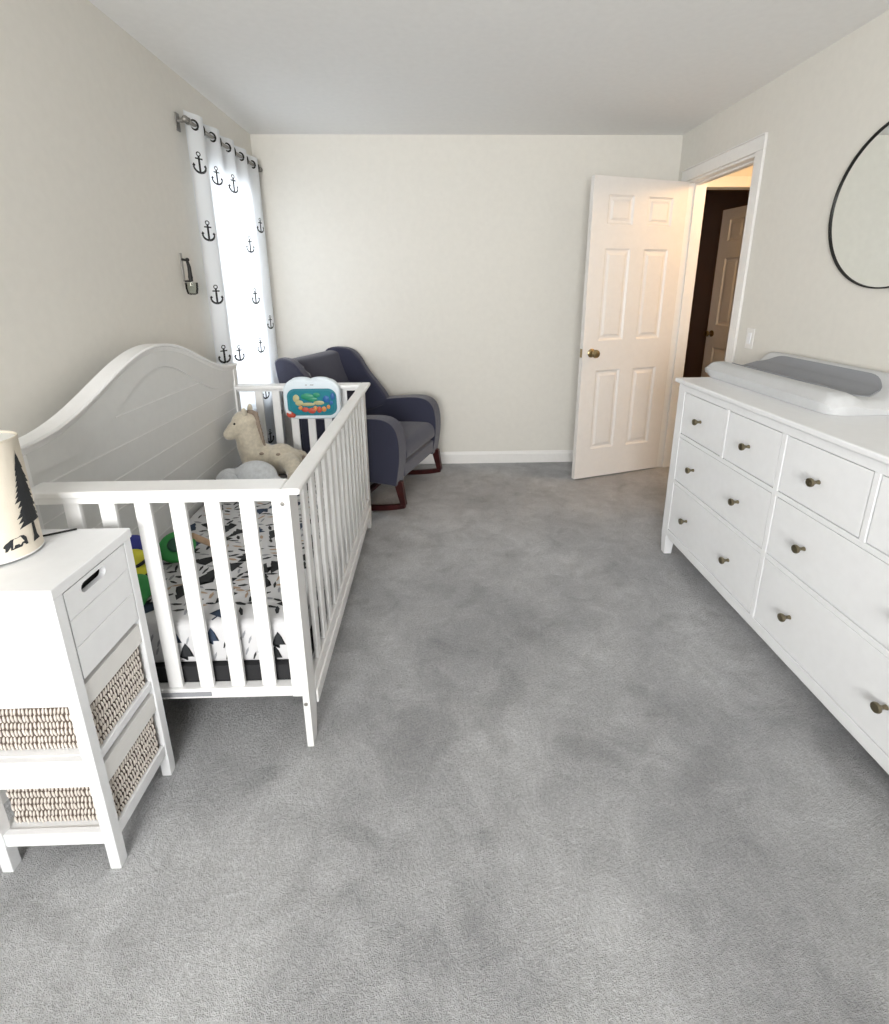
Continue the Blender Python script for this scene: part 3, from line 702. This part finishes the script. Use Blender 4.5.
# ---------------------------------------------------------------- nightstand with baskets
NX0, NX1, NY0, NY1, NH = -1.092, -.800, .903, 1.172, .800
t = thing('nightstand', 'narrow white nightstand with one slotted drawer above two basket shelves', 'nightstand', ((NX0+NX1)/2, (NY0+NY1)/2, 0))
bm = NB(); box(bm, (NX0-.003, NY0-.004, NH-.026), (NX1+.003, NY1+.004, NH)); mk('top', bm, WHITE, t, bevel=.003)
PW = .027
for x in (NX0, NX1-PW):
    for y in (NY0, NY1-PW):
        bm = NB(); v = box(bm, (x, y, 0), (x+PW, y+PW, NH-.026))
        mk('leg', bm, WHITE, t, bevel=.002)
LV = [.080, .318]
for z in (.080, .263, .497):               # side rails; the middle and upper ones are deep aprons
    z1 = {.080: .118, .263: .342, .497: .590}[z]
    for y0, y1 in ((NY0+.004, NY0+.020), (NY1-.020, NY1-.004)):
        bm = NB(); box(bm, (NX0+PW, y0, z), (NX1-PW, y1, z1)); mk('side_rail', bm, WHITE, t, bevel=.0015)
for z in (.080, .320):
    bm = NB(); box(bm, (NX1-.018, NY0+PW, z), (NX1-.003, NY1-PW, z+.024 if z > .1 else z+.036)); mk('front_rail', bm, WHITE, t, bevel=.0015)
    bm = NB(); box(bm, (NX0+.003, NY0+PW, z), (NX0+.018, NY1-PW, z+.026)); mk('back_rail', bm, WHITE, t, bevel=.0015)
    bm = NB(); box(bm, (NX0+.018, NY0+.020, z+.014), (NX1-.018, NY1-.020, z+(.024 if z > .1 else .034))); mk('shelf', bm, WHITE, t)
# boarded side panels round the drawer
for y0, y1 in ((NY0+.008, NY0+.016), (NY1-.016, NY1-.008)):
    bm = NB(); z = .590
    for k in range(3): box(bm, (NX0+PW, y0, z+.0613*k+.001), (NX1-PW, y1, z+.0613*(k+1)-.001))
    box(bm, (NX0+PW, y0+.002, .590), (NX1-PW, y1-.002, .774)); mk('side_panel', bm, WHITE, t, bevel=.0015)
bm = NB(); box(bm, (NX0+.003, NY0+PW, .50), (NX0+.012, NY1-PW, .774)); mk('back_panel', bm, WHITE, t)
# drawer front: three boards, the top one pierced by an oval slot
bm = NB(); ya, yb = NY0+PW+.003, NY1-PW-.003; xa, xb = NX1-.016, NX1-.001
zt = [.547, .631, .700, .770]
for k in range(2): box(bm, (xa, ya, zt[k]+.001), (xb, yb, zt[k+1]-.001))
box(bm, (xa, ya, zt[0]), (xb-.002, yb, zt[2]+.002))
# slotted board: frame polygons around a stadium hole
hy0, hy1, hzc, hr = .982, 1.066, .747, .0125
outer = [(ya, zt[2]+.001), (yb, zt[2]+.001), (yb, zt[3]), (ya, zt[3])]
hole = [(hy1-hr+hr*math.cos(a), hzc+hr*math.sin(a)) for a in [-PI/2+PI*k/8 for k in range(9)]]+[(hy0+hr+hr*math.cos(a), hzc+hr*math.sin(a)) for a in [PI/2+PI*k/8 for k in range(9)]]
def ringfaces(x, pts): return [bm.verts.new((x, p[0], p[1])) for p in pts]
import itertools
ph = hole; 
def outer_pt(p):
    cyy, czz = (hy0+hy1)/2, hzc
    dy, dz = p[0]-cyy, p[1]-czz; s = 1e9
    if dy > 1e-9: s = min(s, (yb-cyy)/dy)
    if dy < -1e-9: s = min(s, (ya-cyy)/dy)
    if dz > 1e-9: s = min(s, (zt[3]-czz)/dz)
    if dz < -1e-9: s = min(s, (zt[2]+.001-czz)/dz)
    return (cyy+dy*s, czz+dz*s)
hp = []
for a, b_ in zip(hole, hole[1:]+hole[:1]):
    for k in range(6): hp.append((a[0]+(b_[0]-a[0])*k/6, a[1]+(b_[1]-a[1])*k/6))
op = [outer_pt(p) for p in hp]
# snap nearest outer points on to the four corners
for c in outer:
    i = min(range(len(op)), key=lambda q_: (op[q_][0]-c[0])**2+(op[q_][1]-c[1])**2); op[i] = c
R1, R2, R3, R4 = ringfaces(xb, op), ringfaces(xb, hp), ringfaces(xa, hp), ringfaces(xa, op)
m_ = len(hp)
for A_, B_ in ((R1, R2), (R2, R3), (R3, R4), (R4, R1)):
    for i in range(m_):
        try: bm.faces.new((A_[i], A_[(i+1) % m_], B_[(i+1) % m_], B_[i]))
        except ValueError: pass
mk('drawer_front', bm, WHITE, t)
bm = NB(); box(bm, (NX0+.03, ya+.006, .560), (xa-.06, yb-.006, .575)); box(bm, (xa-.020, ya+.002, .575), (xa-.012, yb-.002, .768)); mk('slot_shade_board', bm, DARK, t)  # dark boards stand in for the shade inside the drawer, so the slot reads black

# wicker baskets: every strand a twisted bead over a dark core, with a white cotton liner folded over the rim
def basket(name, label, z0):
    x0, x1, y0, y1 = NX0+.030, NX1-.008, NY0+.032, NY1-.032; h = .182
    b = thing(name, label, 'basket', ((x0+x1)/2, (y0+y1)/2, z0), group='wicker baskets on the shelves of the white nightstand')
    bmx = NB(); box(bmx, (x0+.006, y0+.006, z0), (x1-.006, y1-.006, z0+.004))
    for a in ((x0+.004, y0+.004, x1-.004, y0+.008), (x0+.004, y1-.008, x1-.004, y1-.004), (x0+.004, y0+.008, x0+.008, y1-.008), (x1-.008, y0+.008, x1-.004, y1-.008)):
        box(bmx, (a[0], a[1], z0+.004), (a[2], a[3], z0+h-.01))
    mk('basket_core', bmx, WICKD, b)
    bmx = NB(); rz_ = 9; pitch = h/rz_
    def bead(c, tang, nrm, sl):
        # short fat strand: elongated in z with a slant
        res = bmesh.ops.create_uvsphere(bmx, u_segments=6, v_segments=4, radius=1)
        for v in res['verts']:
            p = v.co; zz = p.z*pitch*.50
            v.co = Vector(c)+Vector(tang)*(p.x*.0030+sl*zz)+Vector(nrm)*(p.y*.0042)+Vector((0, 0, zz))
    for (ax, fixed, nrm, lo_, hi_) in (('x', y0+.004, (0, -1, 0), x0, x1), ('x', y1-.004, (0, 1, 0), x0, x1), ('y', x1-.004, (1, 0, 0), y0, y1), ('y', x0+.004, (-1, 0, 0), y0, y1)):
        nb = int((hi_-lo_)/.0092)
        for r in range(rz_):
            for k in range(nb):
                p = lo_+.006+(hi_-lo_-.012)*(k+.5*(r % 2)*.6+random.uniform(-.12, .12))/nb; zc = z0+pitch*(r+.5)+random.uniform(-.0015, .0015)
                c = (p, fixed, zc) if ax == 'x' else (fixed, p, zc)
                bead(c, (1, 0, 0) if ax == 'x' else (0, 1, 0), nrm, (.12 if r % 2 else -.12)+random.uniform(-.12, .12))
    mk('weave', bmx, WICK, b, smooth=True)
    bmx = NB(); zt0, zt1 = z0+h-.052, z0+h+.002; e = .0035
    for a in ((x0-e, y0-e, x1+e, y0), (x0-e, y1, x1+e, y1+e), (x0-e, y0, x0, y1), (x1, y0, x1+e, y1)): box(bmx, (a[0], a[1], zt0), (a[2], a[3], zt1))
    box(bmx, (x0-e, y0-e, zt1), (x1+e, y0+.009, zt1+.003)); box(bmx, (x0-e, y1-.009, zt1), (x1+e, y1+e, zt1+.003)); box(bmx, (x0-e, y0+.009, zt1), (x0+.009, y1-.009, zt1+.003)); box(bmx, (x1-.009, y0+.009, zt1), (x1+e, y1-.009, zt1+.003))
    for a in ((x0+.009, y0+.009, x1-.009, y0+.011), (x0+.009, y1-.011, x1-.009, y1-.009), (x0+.009, y0+.009, x0+.011, y1-.009), (x1-.011, y0+.009, x1-.009, y1-.009)): box(bmx, (a[0], a[1], z0+.006), (a[2], a[3], zt1))
    box(bmx, (x0+.011, y0+.011, z0+.005), (x1-.011, y1-.011, z0+.008))
    mk('liner', bmx, LINER, b, label='white cotton liner folded over the rim')
    return b
bk = basket('wicker_basket', 'woven white wicker basket with cotton liner on the bottom shelf of the nightstand', LV[0]+.0345)
b2 = dup(bk, (bk.location.x, bk.location.y, LV[1]+.0265), 'woven white wicker basket with cotton liner on the upper shelf right under the drawer')

# table lamp: cream cylinder shade with pine tree and bear silhouettes
lx, ly, lr, lz0, lz1 = -1.012, 1.055, .070, NH+.008, 1.079
t = thing('table_lamp', 'cream cylinder lamp with black pine tree and bear silhouettes on the nightstand', 'lamp', (lx, ly, NH))
bm = NB(); lathe(bm, [(lr, lz0), (lr, lz1), (lr-.003, lz1), (lr-.003, lz0)], (lx, ly, 0), seg=64, cap=False); mk('lamp_shade', bm, SHADE, t, smooth=True)
bm = NB(); lathe(bm, [(lr-.004, lz1-.006), (lr-.004, lz1-.003)], (lx, ly, 0), seg=64); mk('top_diffuser', bm, mat('white_acrylic', (.9, .9, .86), .5), t)
for zz in (lz0, lz1):
    bm = NB(); tube(bm, [(lx+(lr-.0005)*math.cos(2*PI*k/64), ly+(lr-.0005)*math.sin(2*PI*k/64), zz) for k in range(64)], .002, 6, closed=True); mk('rim', bm, SHADE if zz > 1 else LINER, t, smooth=True)
for k in range(3):
    a = -1.40+2*PI*k/3; bm = NB(); lathe(bm, [(.006, 0), (.006, .010)], (lx+(lr-.008)*math.cos(a), ly+(lr-.008)*math.sin(a), NH), seg=12); mk('foot', bm, BLACK, t)
bm = NB(); lathe(bm, [(.045, .0), (.045, .006), (.012, .012), (.010, .10), (.016, .11), (.016, .15)], (lx, ly, NH), seg=24); mk('socket', bm, BLACK, t, smooth=True)
# silhouettes wrapped round the shade
bm = NB()
def wrap(polys, ang0, zc):
    for pts in polys:
        # split polygon into thin vertical strips by fan; small shapes so straight facets are fine
        V = [bm.verts.new((lx+(lr+.0008)*math.cos(ang0+p[0]/lr), ly+(lr+.0008)*math.sin(ang0+p[0]/lr), zc+p[1])) for p in pts]
        bm.faces.new(V)
TH = .213; rr = random.Random(3)
tz = .834; ta = .12
wrap([[(-.006, 0), (.006, 0), (.0035, .055), (-.0035, .055)], [(-.010, -.003), (.012, -.002), (.006, .010), (-.006, .010)]], ta, tz)
nl = 13
for k in range(nl):
    f = k/nl; z0 = .045+(TH-.055)*f; w0 = .034*(1-f)**.75+.004
    wl, wr = w0*rr.uniform(.8, 1.1), w0*rr.uniform(.8, 1.1); hh = (TH-.045)/nl*1.7
    wrap([[(-wl, z0-.006), (-wl*.45, z0-.003), (0, z0-.003), (wr*.45, z0-.003), (wr, z0-.006), (wr*.62, z0+hh*.42), (0, z0+hh), (-wl*.62, z0+hh*.42)]], ta, tz)
wrap([[(-.002, TH-.02), (.002, TH-.02), (0, TH+.006)]], ta, tz)
# bear walking left
bear = [(-.030, .012), (-.024, .019), (-.018, .022), (-.012, .026), (.0, .025), (.010, .029), (.018, .027), (.023, .020), (.024, .002), (.018, .002), (.016, .012), (.010, .011), (.009, .001), (.003, .001), (.003, .010), (-.006, .010), (-.010, .0), (-.016, .0), (-.014, .009), (-.020, .008), (-.023, -.001), (-.028, -.001), (-.026, .007)]
wrap([[(x*.85, z*.95) for x, z in bear]], -.50, .832)
bmesh.ops.triangulate(bm, faces=bm.faces[:])
mk('silhouette_print', bm, BLACKP, t, label='black pine tree and bear silhouettes')
bm = NB(); tube(bm, [(lx+lr*.2, ly+.055, NH+.010), (lx+lr*.3, ly+.075, NH+.003), (lx+.055, ly+.095, NH+.003), (lx+.085, ly+.112, NH+.003)], .0025, 8); mk('power_cord', bm, BLACK, t, smooth=True)

# ---------------------------------------------------------------- curtain, rod, wall hook
RZ_ = 2.185; RXc = -1.192
t = thing('curtain_rod', 'grey metal curtain rod with end bracket high on the left wall', 'curtain rod', (RXc, 3.2, RZ_-.03))
bm = NB(); tube(bm, [(RXc, 2.715, RZ_), (RXc, 3.785, RZ_)], .0095, 14); mk('rod', bm, GREYM, t, smooth=True)
bm = NB(); lathe(bm, [(.010, 0), (.016, .004), (.017, .012), (.013, .022), (.005, .027)], (RXc, 2.718, RZ_), (0, -1, 0), 20); mk('finial', bm, GREYM, t, smooth=True)
for y in (2.735, 3.772):
    bm = NB(); box(bm, (XL, y-.018, RZ_-.045), (XL+.006, y+.018, RZ_+.035)); tube(bm, [(XL+.004, y, RZ_), (RXc-.012, y, RZ_)], .007, 10)
    tube(bm, [(RXc+.013*math.cos(2*PI*k/20), y, RZ_+.013*math.sin(2*PI*k/20)) for k in range(20)], .004, 8, closed=True); mk('bracket', bm, GREYM, t, smooth=True)
CYA, CYB, CZA, CZB = 2.735, 3.762, .10, 2.236
NF = 5.0
def cur_x(y, z):
    s = (y-CYA)/(CYB-CYA); f = (CZB-z)/(CZB-CZA)
    g_ = min(1, max(0, (y-2.76)/.12))
    amp = (.019-.006*s+.004*g_*math.sin(5*s+1)*f)
    return RXc+.002+amp*math.cos(2*PI*NF*s+2.827+.25*f*math.sin(7*s))+g_*(.012*f*math.sin(4*s+.6)**2)
def cur_y(s, z):
    f = (CZB-z)/(CZB-CZA); y = CYA+(CYB-CYA)*s
    return y
t = thing('curtain', 'sheer white curtain printed with small black anchors over the left window', 'curtain', (RXc, 3.2, CZA))
bm = NB(); n1, n2 = 240, 40; G = []
for i in range(n1+1):
    y = CYA+(CYB-CYA)*i/n1; G.append([bm.verts.new((cur_x(y, CZA+(CZB-CZA)*j/n2), y, CZA+(CZB-CZA)*j/n2)) for j in range(n2+1)])
for i in range(n1):
    for j in range(n2): bm.faces.new((G[i][j], G[i+1][j], G[i+1][j+1], G[i][j+1]))
def cstrip(pts, w, close=False):
    """ribbon of width w along (y,z) polyline laid on the cloth"""
    P = [Vector(p) for p in pts]
    for a, b_ in zip(P, P[1:]):
        d = b_-a; L_ = d.length
        if L_ < 1e-6: continue
        n_ = Vector((-d.y, d.x))/L_*w/2; k = max(1, int(L_/.006))
        for i in range(k):
            q0, q1 = a+d*i/k, a+d*(i+1)/k
            f = bm.faces.new([bm.verts.new((cur_x(p.x, p.y)+.0012, p.x, p.y)) for p in (q0+n_, q0-n_, q1-n_, q1+n_)]); f.material_index = 1
def anchor(y, z, s=1.0):
    R_ = .040*s
    cstrip([(y, z-.045*s), (y, z+.04*s)], .012*s)
    cstrip([(y-.022*s, z+.026*s), (y+.022*s, z+.026*s)], .008*s)
    cstrip([(y+.011*s*math.cos(2*PI*k/12), z+.051*s+.011*s*math.sin(2*PI*k/12)) for k in range(13)], .006*s)
    cstrip([(y+R_*math.cos(a), z-.010*s+R_*math.sin(a)) for a in [PI*1.08+PI*.84*k/12 for k in range(13)]], .013*s)
    for sg in (-1, 1): cstrip([(y+sg*R_*.75, z-.018*s), (y+sg*R_*1.05, z-.008*s)], .018*s)
for r in range(7):
    z = 2.01-.325*r
    anchor(2.797, z, .86)
    if r % 3 == 0: anchor(3.00, z-.02, .80)
    anchor(3.41 if r else 3.22, z-.02, .86)
    if r % 2: anchor(3.63, z+.12, .80)
mk('curtain_cloth', bm, [SHEER, BLACKP], t, smooth=True)
for k in range(10):
    s = .06+k/10; y = CYA+(CYB-CYA)*s
    bm = NB(); sg = 1 if k % 2 == 0 else -1
    n_ = Vector((.78, -.62*sg, 0)).normalized(); tv = Vector((-n_.y, n_.x, 0))
    c = Vector((RXc, y, RZ_))
    ringp = [c+tv*.021*math.cos(2*PI*q_/24)+Vector((0, 0, .021*math.sin(2*PI*q_/24))) for q_ in range(24)]
    tube(bm, ringp, .0052, 8, closed=True); mk('grommet', bm, BLACK, t, smooth=True)

t = thing('wall_sconce', 'dark metal wall sconce with a clear glass cup left of the curtain', 'sconce', (XL, 2.575, 1.36))
bm = NB(); box(bm, (XL, 2.566, 1.43), (XL+.006, 2.584, 1.565)); mk('back_plate', bm, GREYM, t, bevel=.002)
bm = NB(); tube(bm, [(XL+.006, 2.575, 1.535), (XL+.03, 2.575, 1.53), (XL+.036, 2.575, 1.50), (XL+.036, 2.575, 1.43)], lambda s: .006+.004*s, 10)
ball(bm, (XL+.032, 2.575, 1.533), .010, None, 2); ball(bm, (XL+.036, 2.575, 1.45), (.011, .011, .022), None, 2); tube(bm, [(XL+.006, 2.575, 1.432), (XL+.036, 2.575, 1.432)], .005, 8); mk('arm', bm, BLACK, t, smooth=True)
bm = NB(); lathe(bm, [(.012, 0), (.024, .006), (.029, .030), (.030, .060), (.0285, .060), (.0275, .030), (.022, .009), (.0, .004)], (XL+.036, 2.575, 1.365), seg=28); mk('glass_cup', bm, CUPG, t, smooth=True)

# ---------------------------------------------------------------- rocking armchair
# local frame: +x = direction the sitter faces, origin on the floor below the front edge
FA = math.radians(-20.5)
t = thing('rocking_chair', 'navy grey wingback rocking armchair with reddish wooden rockers in the corner', 'armchair', (-.100, 3.150, 0), FA)
HW = .375; AW = .115
def smoothpoly(pts, it=2):
    for _ in range(it):
        q_ = []
        for a, b_ in zip(pts, pts[1:]+pts[:1]):
            q_.append((a[0]*.75+b_[0]*.25, a[1]*.75+b_[1]*.25)); q_.append((a[0]*.25+b_[0]*.75, a[1]*.25+b_[1]*.75))
        pts = q_
    return pts
for s in (-1, 1):
    bm = NB(); pts = smoothpoly([(-.02, .215), (-.02, .215), (.012, .40), (.0, .56), (-.06, .628), (-.18, .635), (-.42, .60), (-.64, .60), (-.68, .60), (-.66, .23), (-.66, .23)], 2)
    a, b_ = sorted((s*HW, s*(HW-AW))); prism(bm, pts, a, b_, 'y'); mk('arm', bm, NAVY, t, world=False, bevel=.026, seg=4)
bm = NB(); prism(bm, smoothpoly([(-.60, .33), (.0, .33), (.008, .40), (-.02, .455), (-.10, .462), (-.60, .42)], 2), -(HW-AW-.002), HW-AW-.002, 'y'); mk('seat', bm, NAVY, t, world=False, bevel=.014, seg=3)
bm = NB(); prism(bm, [(-.65, .235), (-.012, .235), (-.008, .325), (-.65, .325)], -(HW-AW-.001), HW-AW-.001, 'y'); mk('seat_base', bm, NAVY, t, world=False, bevel=.008)
bk_ = [(-.54, .40), (-.54, .40), (-.755, .905), (-.775, .940), (-.845, .950), (-.875, .915), (-.74, .30), (-.66, .24)]
bm = NB(); prism(bm, smoothpoly(bk_, 2), -(HW-.08), HW-.08, 'y')
mk('backrest', bm, NAVY, t, world=False, bevel=.02, seg=3)
for s in (-1, 1):
    bm = NB(); pts = smoothpoly([(-.885, .915), (-.850, .970), (-.72, .968), (-.650, .925), (-.560, .80), (-.44, .69), (-.36, .60), (-.40, .55), (-.70, .45), (-.77, .50)], 2)
    n_ = len(pts); y_in, y_out = s*(HW-.125), s*(HW-.052)
    # wings flare outwards at their front edge
    fl = lambda p: s*.070*max(0, min(1, (p[0]+.88)/.22))*max(0, min(1, (p[1]-.58)/.30))
    A = [bm.verts.new((p[0], y_in+fl(p), p[1])) for p in pts]; B = [bm.verts.new((p[0], y_out+fl(p), p[1])) for p in pts]
    bm.faces.new(A); bm.faces.new(B[::-1])
    for i in range(n_): bm.faces.new((A[i], B[i], B[(i+1) % n_], A[(i+1) % n_]))
    mk('wing', bm, NAVY, t, world=False, bevel=.018, seg=3)
RR = 1.15; xc_ = -.34
rz = lambda x: (x-xc_)**2/(2*RR)
for s in (-1, 1):
    yy = s*(HW-.045)
    bm = NB(); xs_ = [-.78+.80*k/24 for k in range(25)]
    prism(bm, [(x, rz(x)+.001) for x in xs_]+[(x, rz(x)+.036) for x in xs_[::-1]], yy-.014, yy+.014, 'y'); mk('rocker', bm, WOODR, t, world=False, bevel=.004)
    bm = NB(); prism(bm, [(-.008, rz(0)+.028), (.028, rz(0)+.028), (.006, .235), (-.052, .235)], yy-.017, yy+.017, 'y'); mk('leg', bm, WOODR, t, world=False, bevel=.004)
    bm = NB(); prism(bm, [(-.64, rz(-.64)+.030), (-.605, rz(-.60)+.030), (-.555, .235), (-.60, .235)], yy-.015, yy+.015, 'y'); mk('leg', bm, WOODR, t, world=False, bevel=.004)
bm = NB(); box(bm, (-.36, -(HW-.06), .036), (-.32, HW-.06, .058)); mk('stretcher', bm, WOODR, t, world=False, bevel=.003)
